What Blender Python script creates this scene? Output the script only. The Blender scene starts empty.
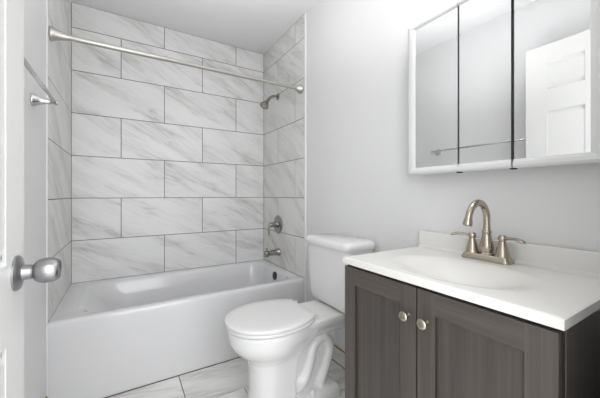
import bpy, bmesh, math, random
from mathutils import Vector, Matrix
random.seed(7)
S = bpy.context.scene
COL = S.collection
PI = math.pi

# ---------------------------------------------------------------- camera
cam_d = bpy.data.cameras.new('camera')
cam = bpy.data.objects.new('camera', cam_d)
COL.objects.link(cam)
cam.location = (0.3224, -2.6327, 1.09)
cam.rotation_euler = (PI/2, 0, -0.5456)
cam_d.sensor_width = 36.0
cam_d.lens = 290.26/600*36
cam_d.shift_y = -4.2/600
cam_d.clip_start = 0.01
S.camera = cam

# ---------------------------------------------------------------- world, lights, exposure
w = bpy.data.worlds.new('world'); S.world = w
w.use_nodes = True
w.node_tree.nodes['Background'].inputs[0].default_value = (0.965, 0.975, 1.0, 1)
w.node_tree.nodes['Background'].inputs[1].default_value = 2.4

def area(name, loc, target, sx, sy, power, col=(1, 1, 1)):
    l = bpy.data.lights.new(name, 'AREA'); l.shape = 'RECTANGLE'
    l.size = sx; l.size_y = sy; l.energy = power; l.color = col
    o = bpy.data.objects.new(name, l); COL.objects.link(o)
    o.location = loc
    o.rotation_euler = (Vector(target)-Vector(loc)).to_track_quat('-Z', 'Y').to_euler()
    return o
# added fills: one outside the doorway, one mid-room aimed up at the ceiling
area('doorway_fill', (0.50, -3.15, 1.55), (0.85, -1.0, 1.1), 1.1, 1.7, 18, (0.97, 0.985, 1.0))
fl = area('ceiling_bounce_fill', (0.72, -1.5, 1.45), (0.72, -1.45, 2.6), .5, .5, 6.5, (.985, .985, 1))
fl.data.spread = math.radians(125)

S.view_settings.view_transform = 'Standard'
S.view_settings.look = 'None'
S.view_settings.gamma = 1.0
S.view_settings.use_curve_mapping = False
S.view_settings.exposure = 0.0

# ---------------------------------------------------------------- helpers
def lin(c):
    return tuple(((x/255)/12.92 if x/255 <= .04045 else (((x/255)+.055)/1.055)**2.4) for x in c)

def new_mat(name, rgb=(200, 200, 200), rough=0.5, metal=0.0, spec=0.5, coat=0.0):
    m = bpy.data.materials.new(name); m.use_nodes = True
    b = m.node_tree.nodes['Principled BSDF']
    b.inputs['Base Color'].default_value = (*lin(rgb), 1)
    b.inputs['Roughness'].default_value = rough
    b.inputs['Metallic'].default_value = metal
    b.inputs['Specular IOR Level'].default_value = spec
    b.inputs['Coat Weight'].default_value = coat
    return m

def N(m, t, **kw):
    n = m.node_tree.nodes.new(t)
    for k, v in kw.items(): setattr(n, k, v)
    return n

def L(m, a, b): m.node_tree.links.new(a, b)

def ramp(m, src, stops):
    r = N(m, 'ShaderNodeValToRGB')
    e = r.color_ramp.elements
    while len(e) < len(stops): e.new(.5)
    for i, (p, c) in enumerate(stops):
        e[i].position = p
        e[i].color = (*lin(c), 1) if not isinstance(c, float) else (c, c, c, 1)
    L(m, src, r.inputs[0])
    return r

def paint(name, rgb, rough=.5, bump=.04, scale=180, spec=.4):
    m = new_mat(name, rgb, rough, spec=spec)
    b = m.node_tree.nodes['Principled BSDF']
    tc = N(m, 'ShaderNodeTexCoord')
    n = N(m, 'ShaderNodeTexNoise'); n.inputs['Scale'].default_value = scale; n.inputs['Detail'].default_value = 3
    L(m, tc.outputs['Object'], n.inputs['Vector'])
    bp = N(m, 'ShaderNodeBump'); bp.inputs['Strength'].default_value = bump; bp.inputs['Distance'].default_value = .002
    L(m, n.outputs['Fac'], bp.inputs['Height']); L(m, bp.outputs['Normal'], b.inputs['Normal'])
    return m

def marble(name, base, dark, rot, rough=.38, amount=1.0):
    m = new_mat(name, base, rough)
    b = m.node_tree.nodes['Principled BSDF']
    uv = N(m, 'ShaderNodeUVMap'); uv.uv_map = 'UVMap'
    mp = N(m, 'ShaderNodeMapping'); mp.inputs['Rotation'].default_value = (0, 0, rot)
    L(m, uv.outputs['UV'], mp.inputs['Vector'])
    # warp
    wn = N(m, 'ShaderNodeTexNoise'); wn.inputs['Scale'].default_value = 3.0; wn.inputs['Detail'].default_value = 3
    L(m, mp.outputs['Vector'], wn.inputs['Vector'])
    sub = N(m, 'ShaderNodeVectorMath', operation='SUBTRACT'); sub.inputs[1].default_value = (.5, .5, .5)
    L(m, wn.outputs['Color'], sub.inputs[0])
    sc = N(m, 'ShaderNodeVectorMath', operation='SCALE'); sc.inputs['Scale'].default_value = .10
    L(m, sub.outputs[0], sc.inputs[0])
    add = N(m, 'ShaderNodeVectorMath', operation='ADD')
    L(m, mp.outputs['Vector'], add.inputs[0]); L(m, sc.outputs[0], add.inputs[1])
    def strand(sx, sy, detail, w0, w1, off):
        mm = N(m, 'ShaderNodeMapping'); mm.inputs['Scale'].default_value = (sx, sy, 1); mm.inputs['Location'].default_value = (off, off*1.7, 0)
        L(m, add.outputs[0], mm.inputs['Vector'])
        n = N(m, 'ShaderNodeTexNoise'); n.inputs['Scale'].default_value = 1; n.inputs['Detail'].default_value = detail
        L(m, mm.outputs['Vector'], n.inputs['Vector'])
        a = N(m, 'ShaderNodeMath', operation='SUBTRACT'); a.inputs[1].default_value = .5
        L(m, n.outputs['Fac'], a.inputs[0])
        ab = N(m, 'ShaderNodeMath', operation='ABSOLUTE'); L(m, a.outputs[0], ab.inputs[0])
        mr = N(m, 'ShaderNodeMapRange'); mr.interpolation_type = 'SMOOTHSTEP'
        mr.inputs['From Min'].default_value = w0; mr.inputs['From Max'].default_value = w1
        mr.inputs['To Min'].default_value = 1; mr.inputs['To Max'].default_value = 0
        L(m, ab.outputs[0], mr.inputs['Value'])
        return mr.outputs[0]
    v1 = strand(1.3, 10, 3, 0.0, .04, 0)
    v2 = strand(2.4, 24, 4, 0.0, .05, 5.3)
    # clouds
    mm = N(m, 'ShaderNodeMapping'); mm.inputs['Scale'].default_value = (1.5, 7.5, 1); mm.inputs['Location'].default_value = (9, 3, 0)
    L(m, add.outputs[0], mm.inputs['Vector'])
    cn = N(m, 'ShaderNodeTexNoise'); cn.inputs['Scale'].default_value = 1; cn.inputs['Detail'].default_value = 4
    L(m, mm.outputs['Vector'], cn.inputs['Vector'])
    cr = N(m, 'ShaderNodeMapRange'); cr.interpolation_type = 'SMOOTHSTEP'
    cr.inputs['From Min'].default_value = .42; cr.inputs['From Max'].default_value = .72
    L(m, cn.outputs['Fac'], cr.inputs['Value'])
    def mul(a, k):
        q = N(m, 'ShaderNodeMath', operation='MULTIPLY'); L(m, a, q.inputs[0])
        if isinstance(k, float): q.inputs[1].default_value = k
        else: L(m, k, q.inputs[1])
        return q.outputs[0]
    def plus(a, c):
        q = N(m, 'ShaderNodeMath', operation='ADD', use_clamp=True); L(m, a, q.inputs[0]); L(m, c, q.inputs[1]); return q.outputs[0]
    cl2 = N(m, 'ShaderNodeMapRange'); cl2.inputs['From Min'].default_value = .35; cl2.inputs['From Max'].default_value = .65
    L(m, cn.outputs['Fac'], cl2.inputs['Value'])
    tot = plus(plus(mul(mul(v1, cl2.outputs[0]), .24*amount), mul(mul(v2, cl2.outputs[0]), .25*amount)), mul(cr.outputs[0], .26*amount))
    mx = N(m, 'ShaderNodeMix', data_type='RGBA')
    mx.inputs['A'].default_value = (*lin(base), 1); mx.inputs['B'].default_value = (*lin(dark), 1)
    L(m, tot, mx.inputs['Factor'])
    L(m, mx.outputs['Result'], b.inputs['Base Color'])
    return m

def wood(name, a, c, horiz=False):
    m = new_mat(name, a, .42)
    b = m.node_tree.nodes['Principled BSDF']
    tc = N(m, 'ShaderNodeTexCoord')
    mp = N(m, 'ShaderNodeMapping')
    mp.inputs['Scale'].default_value = (60, 3.0, 130) if horiz else (130, 130, 2.2)
    L(m, tc.outputs['Object'], mp.inputs['Vector'])
    n = N(m, 'ShaderNodeTexNoise'); n.inputs['Scale'].default_value = 1; n.inputs['Detail'].default_value = 5; n.inputs['Roughness'].default_value = .65
    L(m, mp.outputs['Vector'], n.inputs['Vector'])
    mp2 = N(m, 'ShaderNodeMapping'); mp2.inputs['Scale'].default_value = (20, 1, 30) if horiz else (70, 70, .8)
    L(m, tc.outputs['Object'], mp2.inputs['Vector'])
    n2 = N(m, 'ShaderNodeTexNoise'); n2.inputs['Scale'].default_value = 1; n2.inputs['Detail'].default_value = 3
    L(m, mp2.outputs['Vector'], n2.inputs['Vector'])
    av = N(m, 'ShaderNodeMath', operation='ADD'); L(m, n.outputs['Fac'], av.inputs[0]); L(m, n2.outputs['Fac'], av.inputs[1])
    hf = N(m, 'ShaderNodeMath', operation='MULTIPLY'); hf.inputs[1].default_value = .5; L(m, av.outputs[0], hf.inputs[0])
    r = ramp(m, hf.outputs[0], [(.36, a), (.64, c)])
    L(m, r.outputs[0], b.inputs['Base Color'])
    bp = N(m, 'ShaderNodeBump'); bp.inputs['Strength'].default_value = .08; bp.inputs['Distance'].default_value = .001
    L(m, n.outputs['Fac'], bp.inputs['Height']); L(m, bp.outputs['Normal'], b.inputs['Normal'])
    return m

def metal(name, rgb, rough, aniso=0.0):
    m = new_mat(name, rgb, rough, 1.0)
    b = m.node_tree.nodes['Principled BSDF']
    tc = N(m, 'ShaderNodeTexCoord')
    n = N(m, 'ShaderNodeTexNoise'); n.inputs['Scale'].default_value = 60; n.inputs['Detail'].default_value = 3
    L(m, tc.outputs['Object'], n.inputs['Vector'])
    mr = N(m, 'ShaderNodeMapRange'); mr.inputs['To Min'].default_value = rough*.95; mr.inputs['To Max'].default_value = rough*1.06
    L(m, n.outputs['Fac'], mr.inputs['Value']); L(m, mr.outputs[0], b.inputs['Roughness'])
    return m

M = dict(
    wall=paint('wall_paint', (223, 223, 223), .55),
    ceil=paint('ceiling_paint', (224, 224, 224), .8),
    white=paint('white_enamel', (222, 222, 220), .3, .015, 60),
    trimw=paint('white_trim', (232, 232, 230), .35, .01, 60),
    tile=marble('marble_tile', (226, 226, 225), (158, 157, 155), math.radians(27)),
    tile_r=marble('marble_tile_side', (226, 226, 224), (158, 157, 152), math.radians(38)),
    floor=marble('marble_floor', (233, 232, 229), (150, 148, 143), math.radians(14), .25),
    grout=paint('dark_grout', (96, 93, 89), .9, .1, 300),
    floor_grout=paint('floor_grout', (78, 74, 70), .9, .1, 300),
    caulk=paint('aged_caulk', (150, 132, 78), .7, .1, 200),
    tub=new_mat('tub_enamel', (216, 216, 217), .16, coat=.3),
    porcelain=new_mat('porcelain', (226, 226, 225), .1, coat=.4),
    seatp=new_mat('seat_plastic', (224, 224, 223), .22),
    counter=new_mat('cultured_marble', (224, 223, 219), .2, coat=.2),
    wood=wood('grey_brown_wood', (66, 60, 56), (84, 77, 72)),
    wood_h=wood('grey_brown_wood_rail', (64, 58, 55), (84, 77, 72), True),
    wood_d=wood('grey_brown_wood_panel', (56, 51, 48), (78, 72, 67)),
    dark=new_mat('gap_shade_and_clip', (22, 20, 19), .8),  # near-black for painted gap shade and the black pivot clips
    nickel=metal('brushed_nickel', (180, 171, 157), .24),
    nickel_d=metal('bath_nickel', (158, 153, 147), .27),
    steel=metal('satin_steel', (160, 160, 162), .3),
    chrome=metal('chrome', (205, 206, 208), .12),
    rodm=metal('rod_steel', (196, 193, 188), .42),
    bronze=new_mat('black_rubber', (26, 24, 23), .35),
    mirror=new_mat('mirror_glass', (243, 244, 244), .0, 1.0),
    frame=paint('cabinet_frame', (213, 214, 213), .3, .01, 60),
)

def finish(name, bm, mat, parent=None, loc=(0, 0, 0), smooth=False, bevel=0.0, seg=2):
    """verts in world space -> ONE mesh object; loc = origin when top-level"""
    bmesh.ops.recalc_face_normals(bm, faces=bm.faces)
    org = Vector(loc)
    if parent is not None:
        org = Vector(parent['_o'])
    for v in bm.verts: v.co -= org
    me = bpy.data.meshes.new(name); bm.to_mesh(me); bm.free()
    ms = mat if isinstance(mat, (list, tuple)) else [mat]
    for q in ms: me.materials.append(q)
    o = bpy.data.objects.new(name, me); COL.objects.link(o)
    if parent is not None:
        o.parent = parent
    else:
        o.location = org
    o['_o'] = tuple(org)
    if smooth:
        for p in me.polygons: p.use_smooth = True
        me.set_sharp_from_angle(angle=math.radians(42))
    if bevel > 0:
        md = o.modifiers.new('bevel', 'BEVEL'); md.width = bevel; md.segments = seg; md.limit_method = 'ANGLE'; md.angle_limit = math.radians(35)
        for p in me.polygons: p.use_smooth = True
        wn = o.modifiers.new('wn', 'WEIGHTED_NORMAL'); wn.keep_sharp = True
    return o

def thing(name, label, cat, loc, group=None):
    o = bpy.data.objects.new(name, None); COL.objects.link(o)
    o.location = loc; o['_o'] = tuple(loc)
    o['label'] = label; o['category'] = cat
    if group: o['group'] = group
    o.empty_display_size = .05
    return o

def tag(o, label, cat, group=None):
    o['label'] = label; o['category'] = cat
    if group: o['group'] = group
    return o

def struct(o): o['kind'] = 'structure'; return o

def box(bm, x0, x1, y0, y1, z0, z1, mi=0):
    vs = [bm.verts.new(p) for p in ((x0,y0,z0),(x1,y0,z0),(x1,y1,z0),(x0,y1,z0),(x0,y0,z1),(x1,y0,z1),(x1,y1,z1),(x0,y1,z1))]
    fs = []
    for q in ((0,3,2,1),(4,5,6,7),(0,1,5,4),(1,2,6,5),(2,3,7,6),(3,0,4,7)):
        f = bm.faces.new([vs[i] for i in q]); f.material_index = mi; fs.append(f)
    return fs

def BX(*a):
    bm = bmesh.new(); box(bm, *a); return bm

def loft(bm, rings, cap0=True, cap1=True, mi=0):
    R = [[bm.verts.new(p) for p in r] for r in rings]
    n = len(R[0])
    for a, b in zip(R, R[1:]):
        for i in range(n):
            j = (i+1) % n
            f = bm.faces.new((a[i], a[j], b[j], b[i])); f.material_index = mi
    for flag, r, rev in ((cap0, R[0], True), (cap1, R[-1], False)):
        if flag:
            f = bm.faces.new(list(reversed(r)) if rev else r); f.material_index = mi
    return R

def basis(d):
    d = Vector(d).normalized()
    up = Vector((0, 0, 1)) if abs(d.z) < .95 else Vector((1, 0, 0))
    a = d.cross(up).normalized(); b = a.cross(d).normalized()
    return d, a, b

def lathe(bm, prof, org, axis, seg=32):
    """prof: list of (distance along axis, radius)"""
    d, a, b = basis(axis); org = Vector(org)
    rings = []
    for t, r in prof:
        r = max(r, 1e-4)
        rings.append([org + d*t + (a*math.cos(2*PI*i/seg) + b*math.sin(2*PI*i/seg))*r for i in range(seg)])
    loft(bm, rings)

def crom(pts, n=8):
    P = [Vector(p) for p in pts]
    P = [P[0]*2-P[1]] + P + [P[-1]*2-P[-2]]
    out = []
    for i in range(1, len(P)-2):
        for k in range(n):
            t = k/n
            out.append(.5*((2*P[i]) + (P[i+1]-P[i-1])*t + (2*P[i-1]-5*P[i]+4*P[i+1]-P[i+2])*t*t + (3*P[i]-P[i-1]-3*P[i+1]+P[i+2])*t**3))
    out.append(P[-2])
    return out

def tube(bm, pts, radii, seg=20, n=8, flat=(1, 1), ref=(0, 0, 1)):
    """sweep; radii per control point; flat scales (side, up) radius"""
    C = crom([tuple(p) for p in pts], n)
    Rr = crom([(r, 0, 0) for r in radii], n)
    rings = []
    side = None
    for i, c in enumerate(C):
        d = (C[min(i+1, len(C)-1)] - C[max(i-1, 0)]).normalized()
        if side is None:
            rf = Vector(ref)
            if abs(d.dot(rf)) > .95: rf = Vector((1, 0, 0))
            side = d.cross(rf).normalized()
        side = (side - d*side.dot(d)).normalized()
        up = side.cross(d).normalized()
        r = Rr[i].x
        rings.append([c + side*math.cos(2*PI*k/seg)*r*flat[0] + up*math.sin(2*PI*k/seg)*r*flat[1] for k in range(seg)])
    loft(bm, rings)

# ---------------------------------------------------------------- setting
W = 1.503          # tile face of right wall
WR = 1.510         # painted face of right wall
CZ = 2.475
EYE0 = 1.0658      # height of the grout line nearest eye level
T = .3075
YF = -2.49

f0 = struct(finish('floor', BX(-.1, 1.61, -2.75, .1, -.06, -.004), M['floor_grout']))
struct(finish('ceiling', BX(-.1, 1.61, -2.61, .1, CZ, CZ+.06), M['ceil']))
wl = struct(finish('wall_left', BX(-.105, -.005, -2.61, .11, 0, CZ), M['wall']))
wr = struct(finish('wall_right', BX(WR, WR+.1, -2.61, .11, 0, CZ), M['wall']))
wb = struct(finish('wall_back', BX(-.005, WR, .01, .11, 0, CZ), M['wall']))
bm = bmesh.new()
box(bm, -.005, .07, YF-.12, YF, 0, CZ); box(bm, .98, WR, YF-.12, YF, 0, CZ); box(bm, .07, .98, YF-.12, YF, 2.12, CZ)
struct(finish('wall_front', bm, M['wall']))
bm = bmesh.new()
box(bm, .07, .088, YF-.12, YF, 0, 2.12); box(bm, .962, .98, YF-.12, YF, 0, 2.12); box(bm, .088, .962, YF-.12, YF, 2.102, 2.12)
struct(finish('trim_1', bm, M['trimw']))

def tiles(bm, rects, to3, gap=.0034, thick=.006):
    uvl = bm.loops.layers.uv.new('UVMap')
    for (a0, a1, b0, b1) in rects:
        ox, oy = random.uniform(0, 40), random.uniform(0, 40)
        a0 += gap/2; a1 -= gap/2; b0 += gap/2; b1 -= gap/2
        e = .0008
        top = [(a0+e, b0+e), (a1-e, b0+e), (a1-e, b1-e), (a0+e, b1-e)]
        bot = [(a0, b0), (a1, b0), (a1, b1), (a0, b1)]
        vt = [bm.verts.new(to3(a, b, thick)) for a, b in top]
        vb = [bm.verts.new(to3(a, b, 0)) for a, b in bot]
        fs = [bm.faces.new(vt)]
        for i in range(4):
            j = (i+1) % 4; fs.append(bm.faces.new((vb[i], vb[j], vt[j], vt[i])))
        for f, cs in [(fs[0], top)] + [(fs[1+i], [bot[i], bot[(i+1) % 4], top[(i+1) % 4], top[i]]) for i in range(4)]:
            for l, (a, b) in zip(f.loops, cs):
                l[uvl].uv = (a+ox, b+oy)

def rows(u0, u1, joints_even, joints_odd, kmin=-2, kmax=4, zlow=.452, zhigh=CZ):
    out = []
    for k in range(kmin, kmax+1):
        z0 = max(EYE0+k*T, zlow); z1 = min(EYE0+(k+1)*T, zhigh)
        js = joints_even if k % 2 == 0 else joints_odd
        xs = [u0]+[j for j in js if u0 < j < u1]+[u1]
        for a, b in zip(xs, xs[1:]): out.append((a, b, z0, z1))
    return out
YE = -.755
# back
bm = bmesh.new(); tiles(bm, rows(0.0, W, [.61, 1.22], [.305, .915]), lambda a, b, t: (a, .006-t, b))
finish('tile_panel', bm, M['tile'], wb)
finish('grout_bed', BX(-.004, WR-.0005, .0012, .0095, .43, CZ-.0005), M['grout'], wb)
# right  (u = -Y)
bm = bmesh.new(); tiles(bm, rows(0.0, -YE, [.61], [.305]), lambda a, b, t: (W+.006-t, -a, b))
finish('tile_panel', bm, M['tile_r'], wr)
finish('grout_bed', BX(W+.0012, WR-.0002, YE, .002, .43, CZ-.0005), M['grout'], wr)
# left
bm = bmesh.new(); tiles(bm, rows(YE, 0, [], []), lambda a, b, t: (-.006+t, a, b))
finish('tile_panel', bm, M['tile_r'], wl)
finish('grout_bed', BX(-.0048, -.0012, YE, .002, .43, CZ-.0005), M['grout'], wl)
# white edge trims beside the tiling
struct(finish('trim_2', BX(-.0049, .0008, YE-.007, YE-.0005, 0.0, CZ-.001), M['trimw'], bevel=.0015))
struct(finish('trim_3', BX(W-.0035, WR-.0001, YE-.016, YE-.0005, 0.0, CZ-.001), M['trimw'], bevel=.0015))

# floor tiles
rects = []
y = -.76; r = 0
while y > -2.75:
    y1 = max(y-.306, -2.75)
    js = [.605, 1.215] if r % 2 == 0 else [.295, .905]
    xs = [-.005]+js+[WR]
    for a, b in zip(xs, xs[1:]): rects.append((a, b, y1, y))
    y = y1; r += 1
bm = bmesh.new(); tiles(bm, rects, lambda a, b, t: (a, b, -.006+t), gap=.0035)
finish('tile_field', bm, M['floor'], f0)

# tile baseboards (right wall between tub and cabinet, left wall)
def baseboard(name, x0, x1, ya, yb, sgn):
    bm = bmesh.new(); rr = []
    yy = ya
    while yy > yb + .001:
        y2 = max(yy-.61, yb); rr.append((y2, yy, .004, .098)); yy = y2
    xw = x0 if sgn > 0 else x1
    tiles(bm, rr, lambda a, b, t: (xw+sgn*t*1.5, a, b))
    o = struct(finish(name, bm, M['floor']))
    c = bmesh.new()
    xa, xb = (x0, x0+.008) if sgn > 0 else (x1-.008, x1)
    box(c, xa, xb, yb, ya, .099, .103); box(c, xa - (.003 if sgn < 0 else 0), xb + (.003 if sgn > 0 else 0), yb, ya, .0003, .0045)
    finish('caulk_line', c, M['caulk'], o)
baseboard('baseboard_right', WR-.009, WR-.0002, -.775, -1.785, -1)
baseboard('baseboard_left', -.0048, .004, -.775, YF, 1)

# ---------------------------------------------------------------- panelled slabs
def panel_slab(bm, us, vs_, is_panel, to3, steps, thick, mi_panel=0, back=True, mi_rail=0):
    """front face grid with inset panels. to3(u, v, h): h>0 outwards"""
    V = {}
    for i, u in enumerate(us):
        for j, v in enumerate(vs_):
            V[i, j] = bm.verts.new(to3(u, v, 0))
    for i in range(len(us)-1):
        for j in range(len(vs_)-1):
            if not is_panel(i, j):
                f = bm.faces.new((V[i, j], V[i+1, j], V[i+1, j+1], V[i, j+1]))
                if i == 1: f.material_index = mi_rail
            else:
                u0, u1, v0, v1 = us[i], us[i+1], vs_[j], vs_[j+1]
                prev = [V[i, j], V[i+1, j], V[i+1, j+1], V[i, j+1]]
                for ins, h in steps:
                    cur = [bm.verts.new(to3(a, b, h)) for a, b in ((u0+ins, v0+ins), (u1-ins, v0+ins), (u1-ins, v1-ins), (u0+ins, v1-ins))]
                    for k in range(4):
                        q = (k+1) % 4; bm.faces.new((prev[k], prev[q], cur[q], cur[k]))
                    prev = cur
                f = bm.faces.new(prev); f.material_index = mi_panel
    # sides and back
    nu, nv = len(us)-1, len(vs_)-1
    loop = [V[i, 0] for i in range(nu)] + [V[nu, j] for j in range(nv)] + [V[i, nv] for i in range(nu, 0, -1)] + [V[0, j] for j in range(nv, 0, -1)]
    coords = [(us[i], vs_[0]) for i in range(nu)] + [(us[nu], vs_[j]) for j in range(nv)] + [(us[i], vs_[nv]) for i in range(nu, 0, -1)] + [(us[0], vs_[j]) for j in range(nv, 0, -1)]
    bk = [bm.verts.new(to3(a, b, -thick)) for a, b in coords]
    n = len(loop)
    for k in range(n):
        q = (k+1) % n; bm.faces.new((loop[k], loop[q], bk[q], bk[k]))
    if back: bm.faces.new(bk)

# six panel door, swung open against the left wall
DX = .125; DE = -1.725; DH = -2.475; DT = 2.080
us = [DE, DE-.122, DE-.302, DE-.425, DE-.628, DH]
vz = [.012, .24, .79, .95, 1.64, 1.785, 1.965, DT]
bm = bmesh.new()
panel_slab(bm, us, vz, lambda i, j: i in (1, 3) and j in (1, 3, 5), lambda u, v, h: (DX+h, u, v),
           [(.006, -.008), (.016, -.010), (.036, -.002)], .035)
door = struct(finish('door_1', bm, M['white'], loc=(DX-.017, DH, 0), bevel=.0015))
def door_knob(sgn, x0):
    b = bmesh.new()
    c = (x0, -1.785, .922)
    lathe(b, [(0, .0375), (.004, .0375), (.007, .034), (.009, .024), (.011, .0165), (.026, .0150), (.0265, .0135), (.028, .0135), (.0285, .016),
              (.033, .0225), (.040, .0262), (.050, .0278), (.060, .0272), (.068, .0245), (.0725, .0215), (.0735, .0195), (.071, .017), (.0705, .0)], c, (sgn, 0, 0), 40)
    return finish('door_knob', b, M['steel'], door, smooth=True)
k = door_knob(1, DX); k['label'] = 'satin steel round knob'
k2 = bmesh.new(); lathe(k2, [(0, .004), (.0012, .004), (.0012, .0)], (DX+.070, -1.785, .922), (1, 0, 0), 16)
finish('lock_button', k2, M['chrome'], k, smooth=True)
door_knob(-1, DX-.035)
b = bmesh.new(); box(b, DX-.0235, DX-.0115, DE-.0001, DE+.0012, .895, .950)
finish('latch_plate', b, M['steel'], door)
for hz in (.25, 1.05, 1.85):
    b = bmesh.new(); lathe(b, [(0, .006), (.09, .006)], (DX-.035, DH-.006, hz), (0, 0, 1), 12)
    finish('hinge', b, M['steel'], door, smooth=True)

# ---------------------------------------------------------------- bathtub
tubt = thing('bathtub', 'white alcove bathtub with a plain apron, set between the tiled walls', 'bathtub', (.75, -.38, 0))
def rrect(x0, x1, y0, y1, r, z, n=10):
    out = []
    for cx, cy, a0 in ((x1-r, y1-r, 0), (x0+r, y1-r, 90), (x0+r, y0+r, 180), (x1-r, y0+r, 270)):
        for k in range(n+1):
            a = math.radians(a0+90*k/n)
            out.append((cx+r*math.cos(a), cy+r*math.sin(a), z))
    return out
TX0, TX1, TY0, TY1, TZ = -.0008, 1.5035, -.758, .0008, .452
bm = bmesh.new()
rings = [rrect(TX0, TX1, TY0, TY1, .002, .0), rrect(TX0, TX1, TY0, TY1, .002, .40), rrect(TX0, TX1, TY0-.0, TY1, .002, TZ-.022),
         rrect(TX0, TX1, TY0+.002, TY1, .003, TZ-.010), rrect(TX0, TX1, TY0+.008, TY1, .003, TZ-.003), rrect(TX0+.001, TX1-.001, TY0+.018, TY1, .004, TZ),
         rrect(TX0+.10, TX1-.055, TY0+.052, TY1-.035, .13, TZ-.002),
         rrect(TX0+.115, TX1-.062, TY0+.060, TY1-.041, .13, TZ-.006),
         rrect(TX0+.135, TX1-.068, TY0+.069, TY1-.050, .13, TZ-.020),
         rrect(TX0+.21, TX1-.078, TY0+.086, TY1-.072, .13, TZ-.11),
         rrect(TX0+.31, TX1-.095, TY0+.115, TY1-.095, .12, TZ-.26),
         rrect(TX0+.35, TX1-.115, TY0+.135, TY1-.115, .12, TZ-.31),
         rrect(TX0+.40, TX1-.155, TY0+.18, TY1-.16, .10, TZ-.335)]
loft(bm, rings)
finish('tub_shell', bm, M['tub'], tubt, smooth=True)
b = bmesh.new()
# overflow cover: rounded oval plate on the inner end wall
c0 = Vector((TX1-.0735, -.395, TZ-.055))
ring = []
for x, s in ((0.004, .9), (-.004, 1.0), (-.008, .95), (-.010, .75)):
    ring.append([c0+Vector((x+math.sin(2*PI*i/28)*.035*s*.07, math.cos(2*PI*i/28)*.034*s, math.sin(2*PI*i/28)*.036*s)) for i in range(28)])
loft(b, ring)
finish('overflow_cover', b, M['bronze'], tubt, smooth=True)['label'] = 'black oval overflow cover'
b = bmesh.new(); lathe(b, [(0, .03), (.003, .03), (.004, .02), (.004, 0)], (1.22, -.40, TZ-.3352), (0, 0, 1), 24)
finish('drain', b, M['chrome'], tubt, smooth=True)
struct(finish('trim_4', BX(.0, 1.503, -.7625, -.7585, .0003, .0035), M['floor_grout']))

# ---------------------------------------------------------------- bath fittings
rod = thing('shower_curtain_rod', 'long satin shower curtain rod spanning the tub alcove', 'curtain rod', (.75, -.71, 1.911))
b = bmesh.new(); lathe(b, [(.02, .0145), (.55, .0145), (.552, .0128), (W-.02, .0128)], (0, -.71, 1.911), (1, 0, 0), 20)
finish('rod', b, M['rodm'], rod, smooth=True)
for x0, sg, ln in ((0.0005, 1, .078), (W-.0005, -1, .055)):
    b = bmesh.new()
    lathe(b, [(0, .034), (.004, .036), (.010, .0355), (.018, .032), (.03, .026), (ln*.75, .0195), (ln, .0165), (ln+.001, .0145)], (x0, -.71, 1.911), (sg, 0, 0), 28)
    finish('end_flange', b, M['rodm'], rod, smooth=True)

sh = thing('shower_fixture', 'small satin shower head on a bent arm, high on the tiled wall', 'shower head', (W, -.31, 1.967))
b = bmesh.new(); lathe(b, [(0, .028), (.003, .030), (.007, .027), (.010, .014), (.012, .011)], (W-.0003, -.31, 1.967), (-1, 0, 0), 28)
finish('flange', b, M['nickel_d'], sh, smooth=True)
b = bmesh.new(); tube(b, [(W-.004, -.31, 1.967), (W-.04, -.31, 1.968), (W-.075, -.31, 1.950), (W-.100, -.31, 1.922)], [.0105]*4, 16)
finish('arm', b, M['nickel_d'], sh, smooth=True)
ax = Vector((-.55, -.10, -.83)).normalized()
o0 = Vector((W-.098, -.31, 1.924))
b = bmesh.new(); lathe(b, [(-.004, .010), (0, .014), (.010, .016), (.018, .0135), (.030, .018), (.050, .030), (.066, .038), (.074, .0405), (.080, .039), (.081, .034), (.079, .012), (.079, 0)], o0, ax, 32)
hd = finish('head', b, M['nickel_d'], sh, smooth=True)
b = bmesh.new(); lathe(b, [(0, .011), (.0015, .010), (.0015, 0)], o0+ax*.0792, ax, 20)
finish('spray_disc', b, M['rodm'], hd, smooth=True)

va = thing('shower_valve', 'round satin shower valve with a lever handle on the tiled wall', 'shower valve', (W, -.315, .826))
b = bmesh.new(); lathe(b, [(0, .082), (.003, .083), (.007, .080), (.009, .071), (.010, .066), (.012, .062), (.013, .040), (.013, 0)], (W-.0003, -.315, .826), (-1, 0, 0), 44)
finish('trim_plate', b, M['nickel_d'], va, smooth=True)
b = bmesh.new(); lathe(b, [(0, .030), (.012, .028), (.03, .023), (.052, .021), (.068, .023), (.074, .020), (.077, .010), (.077, 0)], (W-.010, -.315, .826), (-1, 0, 0), 32)
finish('hub', b, M['nickel_d'], va, smooth=True)
b = bmesh.new(); tube(b, [(W-.066, -.315, .828), (W-.088, -.317, .822), (W-.097, -.319, .790), (W-.096, -.320, .755), (W-.103, -.321, .722)], [.014, .013, .0095, .0085, .0095], 16, flat=(1.15, .8))
finish('lever', b, M['nickel_d'], va, smooth=True)

sp = thing('tub_spout', 'short satin tub spout below the round shower valve', 'tub spout', (W, -.33, .583))
b = bmesh.new(); lathe(b, [(0, .034), (.004, .035), (.010, .031), (.03, .0255), (.06, .0225), (.092, .0215), (.104, .0235), (.112, .0265), (.126, .0275), (.134, .025), (.137, .018), (.137, 0)], (W-.0003, -.33, .583), (-1, 0, -.04), 32)
tube(b, [(W-.120, -.33, .575), (W-.121, -.33, .560), (W-.121, -.33, .551)], [.019, .0185, .018], 20)
finish('spout', b, M['nickel_d'], sp, smooth=True)
b = bmesh.new(); lathe(b, [(0, .0035), (.014, .0035), (.015, .008), (.020, .0085), (.023, .005), (.023, 0)], (W-.120, -.33, .604), (0, 0, 1), 16)
finish('diverter_knob', b, M['nickel_d'], sp, smooth=True)

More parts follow.
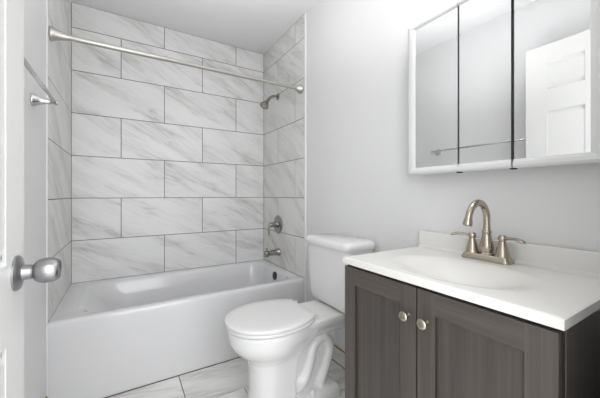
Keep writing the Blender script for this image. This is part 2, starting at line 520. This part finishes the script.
# towel bar on the left wall
tb = thing('towel_bar', 'chrome towel bar mounted on the painted left wall beside the door', 'towel bar', (-.005, -1.36, 1.485))
for yy in (-1.025, -1.750):
    b = bmesh.new(); lathe(b, [(0, .027), (.004, .028), (.008, .026), (.022, .019), (.040, .0125), (.058, .0095), (.070, .0085), (.078, .009), (.084, .007), (.086, 0)], (-.0048, yy, 1.485), (1, 0, 0), 28)
    finish('post', b, M['chrome'], tb, smooth=True)
b = bmesh.new(); lathe(b, [(0, .006), (.002, .0078), (.765, .0078), (.767, .006)], (.070, -1.004, 1.485), (0, -1, 0), 18)
finish('bar', b, M['chrome'], tb, smooth=True)

# ---------------------------------------------------------------- toilet
TC = -1.30
to = thing('toilet', 'white two-piece toilet with closed lid between the bathtub and the cabinet', 'toilet', (1.12, TC, 0))
def egg(z, F, Mx, R, hw, hwR, n=28, pw=1.0, cy=TC):
    pts = []
    if pw == 1.0:
        wid = lambda t: hw+(hwR-hw)*t*t*(3-2*t)
    else:
        kk = 1-(hwR/hw)**2
        wid = lambda t: hw*math.sqrt(1-kk*t*t)
    for i in range(n+1):              # front half: +Y side to -Y side around the front
        a = PI/2 + PI*i/n
        pts.append((Mx + (Mx-F)*math.cos(a), cy + hw*math.sin(a), z))
    m = 8
    for i in range(1, m+1):
        t = i/m
        pts.append((Mx+(R-Mx)*t, cy-wid(t), z))
    k = 6
    for i in range(1, k):
        pts.append((R, cy-hwR+2*hwR*i/k, z))
    for i in range(m, 0, -1):
        t = i/m
        pts.append((Mx+(R-Mx)*t, cy+wid(t), z))
    return pts
bm = bmesh.new()
# column and bowl
loft(bm, [egg(.0, .835, .93, 1.06, .108, .095), egg(.05, .838, .93, 1.06, .106, .092), egg(.12, .848, .94, 1.055, .100, .088), egg(.24, .845, .94, 1.065, .104, .090),
          egg(.285, .835, .94, 1.08, .108, .088), egg(.315, .808, .94, 1.11, .124, .092), egg(.340, .779, .945, 1.14, .146, .098), egg(.365, .758, .95, 1.16, .163, .104),
          egg(.39, .747, .95, 1.18, .172, .108), egg(.435, .741, .95, 1.19, .177, .112), egg(.447, .745, .95, 1.19, .174, .110), egg(.452, .757, .95, 1.19, .164, .105)])
# rear deck under the tank
loft(bm, [egg(.34, 1.00, 1.14, 1.38, .066, .060), egg(.375, 1.0, 1.15, 1.42, .085, .075), egg(.405, .99, 1.16, 1.455, .113, .100), egg(.425, .97, 1.17, 1.465, .128, .115), egg(.448, .96, 1.17, 1.47, .133, .120), egg(.455, .97, 1.17, 1.465, .128, .114)])
# foot
loft(bm, [egg(0, .94, 1.05, 1.33, .108, .100), egg(.045, .94, 1.05, 1.33, .108, .100), egg(.062, .95, 1.05, 1.32, .098, .090), egg(.068, .96, 1.05, 1.31, .085, .075)])
# spine web
loft(bm, [egg(.03, 1.0, 1.1, 1.26, .046, .04), egg(.39, 1.0, 1.1, 1.36, .052, .05)])
# trapway
tube(bm, [(1.00, TC, .17), (1.06, TC, .105), (1.125, TC, .125), (1.165, TC, .20), (1.195, TC, .285), (1.255, TC, .315), (1.295, TC, .26), (1.275, TC, .17), (1.235, TC, .09), (1.225, TC, .03)],
     [.040, .043, .042, .037, .035, .037, .037, .037, .040, .042], 24, flat=(1.85, 1.0), ref=(0, 0, 1))
bowl = finish('bowl', bm, M['porcelain'], to, smooth=True)
md = bowl.modifiers.new('remesh', 'REMESH'); md.mode = 'VOXEL'; md.voxel_size = .0055; md.use_smooth_shade = True
md = bowl.modifiers.new('smooth', 'SMOOTH'); md.factor = .6; md.iterations = 7

def plate(bm, F, Mx, R, hw, hwR, z0, z1, rr=.006, dome=0.0):
    def e(z, i): return egg(z, F+i, Mx, R-i, hw-i, hwR-i, 28, 2)
    rings = [e(z0, rr), e(z0+rr*.4, rr*.25), e(z0+rr, 0), e(z1-rr, 0), e(z1-rr*.4, rr*.25), e(z1, rr)]
    if dome: rings += [e(z1+dome*.5, .04), e(z1+dome*.9, .08), e(z1+dome, .12)]
    loft(bm, rings)
b = bmesh.new(); plate(b, .734, .945, 1.145, .183, .128, .4535, .4715)
finish('seat', b, M['seatp'], to, smooth=True, bevel=0)
b = bmesh.new(); plate(b, .728, .945, 1.150, .188, .124, .4745, .491, .0035, .001)
finish('lid', b, M['seatp'], to, smooth=True)
for s in (-1, 1):
    b = bmesh.new(); tube(b, [(1.162, TC+s*.100, .452), (1.162, TC+s*.100, .468), (1.160, TC+s*.100, .481)], [.011, .011, .009], 16, flat=(1, 1.4))
    finish('seat_hinge', b, M['seatp'], to, smooth=True)
    b = bmesh.new(); lathe(b, [(0, .016), (.004, .0155), (.016, .013), (.022, .009), (.024, 0)], (1.155, TC+s*.086, .062), (0, 0, 1), 20)
    finish('bolt_cap', b, M['seatp'], to, smooth=True)
# tank
def tankring(z, xf, xb, hw, r=.035, bow=.010):
    out = []
    for p in rrect(xf, xb, TC-hw, TC+hw, r, z, 8):
        x, yy, zz = p
        t = (x-xf)/(xb-xf)
        x -= bow*(1-((yy-TC)/hw)**2)*(1-t)
        out.append((x, yy, zz))
    return out
b = bmesh.new()
loft(b, [tankring(.4575, 1.335, 1.470, .150), tankring(.464, 1.320, 1.478, .165), tankring(.478, 1.309, 1.485, .176), tankring(.52, 1.305, 1.490, .182), tankring(.65, 1.299, 1.490, .191), tankring(.794, 1.294, 1.490, .196)])
finish('tank', b, M['porcelain'], to, smooth=True, bevel=0)
b = bmesh.new()
loft(b, [tankring(.7945, 1.296, 1.489, .195), tankring(.7955, 1.286, 1.495, .203), tankring(.802, 1.282, 1.499, .206), tankring(.818, 1.281, 1.500, .207), tankring(.829, 1.284, 1.498, .204), tankring(.836, 1.293, 1.494, .197), tankring(.842, 1.310, 1.484, .182)])
finish('tank_lid', b, M['porcelain'], to, smooth=True)

# ---------------------------------------------------------------- vanity cabinet
VY1, VY0, VX = -1.785, -2.420, 1.034
CT = .857
vc = thing('vanity_cabinet', 'dark grey-brown two-door vanity cabinet under the white sink top', 'cabinet', (1.28, (VY0+VY1)/2, 0))
b = bmesh.new()
box(b, VX+.021, 1.5095, VY0, VY0+.016, .0, CT-.024)
box(b, VX+.021, 1.5095, VY1-.016, VY1, .0, CT-.024)
box(b, VX+.035, 1.5095, VY0+.016, VY1-.016, .09, .106)
box(b, 1.498, 1.5095, VY0+.016, VY1-.016, .106, CT-.024)
box(b, VX+.021, VX+.040, VY0+.016, VY1-.016, CT-.08, CT-.024)
box(b, VX+.075, VX+.09, VY0+.016, VY1-.016, 0, .09)
finish('body', b, M['wood'], vc, bevel=.001)
b = bmesh.new(); box(b, VX+.0155, VX+.0205, VY0+.002, VY1-.002, .10, CT-.025)  # near-black sheet: shade of the door gaps put in as colour
finish('gap_shade_sheet', b, M['dark'], vc)
seam = -2.0985
for (ya, yb, ky) in ((VY1-.0005, seam+.0022, -2.069), (seam-.0022, VY0+.0055, -2.130)):
    z0, z1 = .105, CT-.0325
    wS = .056
    us = [ya, ya-wS, yb+wS, yb]; vv = [z0, z0+wS, z1-wS-.002, z1]
    b = bmesh.new()
    panel_slab(b, us, vv, lambda i, j: i == 1 and j == 1, lambda u, v, h: (VX-h, u, v), [(.0045, -.003), (.006, -.009), (.010, -.009)], .0155, 1, True, 2)
    d = finish('door', b, [M['wood'], M['wood_d'], M['wood_h']], vc, bevel=.0012)
    b = bmesh.new(); lathe(b, [(0, .0075), (.003, .006), (.012, .0055), (.015, .010), (.0185, .0142), (.0225, .0145), (.0255, .012), (.0265, .007), (.0265, 0)], (VX+.0002, ky, .738), (-1, 0, 0), 28)
    finish('knob', b, M['nickel'], d, smooth=True)['label'] = 'round brushed nickel knob'

# ---------------------------------------------------------------- sink top
VTX0, VTX1, VTY0, VTY1 = 1.028, 1.4735, -2.425, -1.782
vt = thing('countertop', 'white one-piece sink top with oval basin and backsplash', 'sink top', (1.27, -2.105, CT-.024))
bm = bmesh.new()
nx, ny = 90, 120
BCX, BCY, BRX, BRY = 1.212, -2.110, .156, .226
def hgt(x, yy):
    r = math.sqrt(((x-BCX)/BRX)**2 + ((yy-BCY)/BRY)**2)
    z = 0
    if r < 1.03:
        t = max(0, 1-r/1.03)
        q = 1-(1-t)**2.0
        z -= .066*t*t*(3-2*t)
    # cove up into the backsplash
    c = max(0, x-(VTX1-.016))/.016
    z += .010*c*c
    # eased front and end edges
    e = min(x-VTX0, yy-VTY0, VTY1-yy)
    if e < .004: z -= .0025*(1-e/.004)**2
    return z
V = [[bm.verts.new((VTX0+(VTX1-VTX0)*i/nx, VTY0+(VTY1-VTY0)*j/ny, CT+hgt(VTX0+(VTX1-VTX0)*i/nx, VTY0+(VTY1-VTY0)*j/ny))) for j in range(ny+1)] for i in range(nx+1)]
for i in range(nx):
    for j in range(ny):
        bm.faces.new((V[i][j], V[i+1][j], V[i+1][j+1], V[i][j+1]))
brd = [V[i][0] for i in range(nx+1)] + [V[nx][j] for j in range(1, ny+1)] + [V[i][ny] for i in range(nx-1, -1, -1)] + [V[0][j] for j in range(ny-1, 0, -1)]
low = [bm.verts.new((v.co.x, v.co.y, CT-.0225)) for v in brd]
n = len(brd)
for k in range(n):
    q = (k+1) % n; bm.faces.new((brd[k], brd[q], low[q], low[k]))
low2 = [bm.verts.new((BCX+(v.co.x-BCX)*.78, BCY+(v.co.y-BCY)*.78, CT-.0225)) for v in low]
for k in range(n):
    q = (k+1) % n; bm.faces.new((low[k], low[q], low2[q], low2[k]))
# underside of the basin
low3 = [bm.verts.new((BCX+(v.co.x-BCX)*.45, BCY+(v.co.y-BCY)*.45, CT-.125)) for v in low]
for k in range(n):
    q = (k+1) % n; bm.faces.new((low2[k], low2[q], low3[q], low3[k]))
bm.faces.new(low3)
finish('basin_top', bm, M['counter'], vt, smooth=True)
vt.children[0].data.set_sharp_from_angle(angle=math.radians(50))
b = bmesh.new(); box(b, VTX1-.0005, 1.5095, VTY0, VTY1, CT-.0225, CT+.069)
finish('backsplash', b, M['counter'], vt, bevel=.004, seg=3)
b = bmesh.new(); lathe(b, [(0, .022), (.0015, .022), (.003, .016), (.0025, .013), (.005, .011), (.006, 0)], (BCX, BCY, CT-.0655), (0, 0, 1), 24)
finish('drain', b, M['nickel'], vt, smooth=True)

# ---------------------------------------------------------------- faucet
FX, FY = 1.430, -2.093
fa = thing('faucet', 'brushed nickel gooseneck faucet with two lever handles on the sink top', 'faucet', (FX, FY, CT))
b = bmesh.new()
def pl(z, hx, hy, r): return [(x, yy, z) for x, yy, _ in rrect(FX-hx, FX+hx, FY-hy, FY+hy, r, 0, 6)]
loft(b, [pl(CT+.0002, .029, .080, .014), pl(CT+.006, .029, .080, .014), pl(CT+.010, .0275, .078, .013), pl(CT+.019, .0235, .074, .012), pl(CT+.022, .021, .0715, .011)])
finish('base_plate', b, M['nickel'], fa, smooth=False, bevel=.001)
b = bmesh.new()
z = CT+.0205
lathe(b, [(0, .022), (.004, .0225), (.008, .019), (.020, .0215), (.034, .0215), (.055, .0165), (.075, .0135), (.078, .0155), (.084, .0155), (.087, .0125), (.096, .0120)], (FX, FY, z), (0, 0, 1), 28)
tube(b, [(FX, FY, CT+.11), (FX, FY, CT+.150), (FX-.006, FY, CT+.174), (FX-.030, FY, CT+.199), (FX-.062, FY, CT+.205), (FX-.093, FY, CT+.193), (FX-.112, FY, CT+.170), (FX-.122, FY, CT+.140)],
     [.0112, .0110, .0112, .0114, .0114, .0112, .0112, .0125], 22)
tube(b, [(FX-.1195, FY, CT+.147), (FX-.1230, FY, CT+.137), (FX-.1250, FY, CT+.130)], [.0138, .0148, .0142], 22)
finish('spout', b, M['nickel'], fa, smooth=True)
for s in (1, -1):
    b = bmesh.new()
    lathe(b, [(0, .0225), (.004, .0225), (.010, .0200), (.030, .0165), (.048, .0115), (.054, .0100), (.056, .0128), (.062, .0135), (.070, .0125), (.074, .008), (.075, 0)], (FX, FY+s*.0505, z), (0, 0, 1), 28)
    h = finish('handle', b, M['nickel'], fa, smooth=True)
    b = bmesh.new()
    zz = z+.064
    tube(b, [(FX, FY+s*.056, zz), (FX-.004, FY+s*.075, zz+.002), (FX-.010, FY+s*.098, zz+.002), (FX-.016, FY+s*.115, zz-.003), (FX-.018, FY+s*.123, zz-.006)], [.0070, .0066, .0082, .0092, .004], 16, flat=(1.25, .6))
    finish('lever', b, M['nickel'], h, smooth=True)
b = bmesh.new(); lathe(b, [(0, .0022), (.058, .0022), (.059, .0045), (.068, .0050), (.071, .003), (.071, 0)], (FX+.0235, FY, CT+.018), (0, 0, 1), 14)
finish('lift_rod', b, M['nickel'], fa, smooth=True)

# ---------------------------------------------------------------- mirrored medicine cabinet
XM = 1.415
CY1, CY0, CB, CTP = -1.768, -2.410, 1.177, 1.838
mc = thing('medicine_cabinet', 'white mirrored three-door medicine cabinet above the sink', 'medicine cabinet', (1.47, (CY0+CY1)/2, CB))
b = bmesh.new(); box(b, XM+.019, 1.5095, CY0+.003, CY1-.003, CB+.006, CTP-.006)
finish('body', b, M['frame'], mc, bevel=.001)
s1, s2 = -2.000, -2.180
fw = .030; FS = 1.45
def mdoor(ya, yb, left, right, lean=0.0):
    """ya > yb ; frame on left (+Y) and/or right, always top and bottom"""
    la = ya-(fw*FS if left else .0003); rb = yb+(fw*FS if right else .0003)
    z0, z1 = CB+fw+.002, CTP-fw
    b = bmesh.new()
    # stepped, outward bevelled moulding as nested frames: outer (low) -> crest -> inner lip
    def rectp(i, h):
        oa = ya-(i*FS if left else 0); ob = yb+(i*FS if right else 0)
        return [(XM-h, oa, CB+i), (XM-h, ob, CB+i), (XM-h, ob, CTP-i), (XM-h, oa, CTP-i)]
    rings = [rectp(0, -.019), rectp(0, -.002), rectp(.003, .003), rectp(.010, .007), rectp(.020, .0065), rectp(fw, .0015)]
    R = [[b.verts.new(p) for p in r] for r in rings]
    for a, c in zip(R, R[1:]):
        for i in range(4):
            j = (i+1) % 4
            b.faces.new((a[i], a[j], c[j], c[i]))
    b.faces.new(list(reversed(R[0])))
    ym = (ya+yb)/2
    for v in b.verts:
        if v.co.x < XM+.01: v.co.x -= lean*(v.co.y-ym)
    d = finish('door', b, M['frame'], mc)
    b = bmesh.new(); box(b, XM-.0010, XM+.003, rb, la, z0-.003, z1+.001)
    for v in b.verts: v.co.x -= lean*(v.co.y-ym)
    finish('mirror', b, M['mirror'], d)
    return d
mdoor(CY1, s1+.0003, True, False, .010)
mdoor(s1-.0003, s2+.0022, False, False, .010)
mdoor(s2-.0022, CY0, False, True)
for ys, w_ in ((s1, .016), (s2, .016)):
    b = bmesh.new(); box(b, XM-.002, XM+.014, ys-w_/2, ys+w_/2, CB-.003, CB+.0005)
    finish('pivot_clip', b, M['dark'], mc)
    b = bmesh.new(); box(b, XM+.0145, XM+.0187, ys-.004, ys+.004, CB+.006, CTP-.006)  # dark strip painting the shade in the seam between mirror doors
    finish('seam_shade_strip', b, M['dark'], mc)

# ---------------------------------------------------------------- vanity light (just above the frame)
LZ = 2.045
vl = thing('vanity_light', 'three-globe bar light on the wall above the mirrored cabinet', 'wall light', (WR, -2.085, LZ))
b = bmesh.new(); box(b, WR-.028, WR-.0003, -2.360, -1.870, LZ-.055, LZ+.055)
finish('back_plate', b, M['chrome'], vl, bevel=.004)
glow = new_mat('lamp_glass', (255, 250, 240), .3)
g = glow.node_tree.nodes['Principled BSDF']
g.inputs['Emission Color'].default_value = (1, .975, .965, 1); g.inputs['Emission Strength'].default_value = 25
for yy in (-1.935, -2.115, -2.295):
    b = bmesh.new(); lathe(b, [(0, .026), (.005, .026), (.012, .014), (.075, .014), (.082, .026), (.102, .026), (.105, .02)], (WR-.028, yy, LZ), (-1, 0, 0), 24)
    finish('socket', b, M['chrome'], vl, smooth=True)
    b = bmesh.new(); lathe(b, [(0, .015)]+[(.045-.045*math.cos(a*PI/14), .045*math.sin(a*PI/14)) for a in range(2, 15)], (WR-.128, yy, LZ), (-1, 0, 0), 24)
    finish('globe_bulb', b, glow, vl, smooth=True)
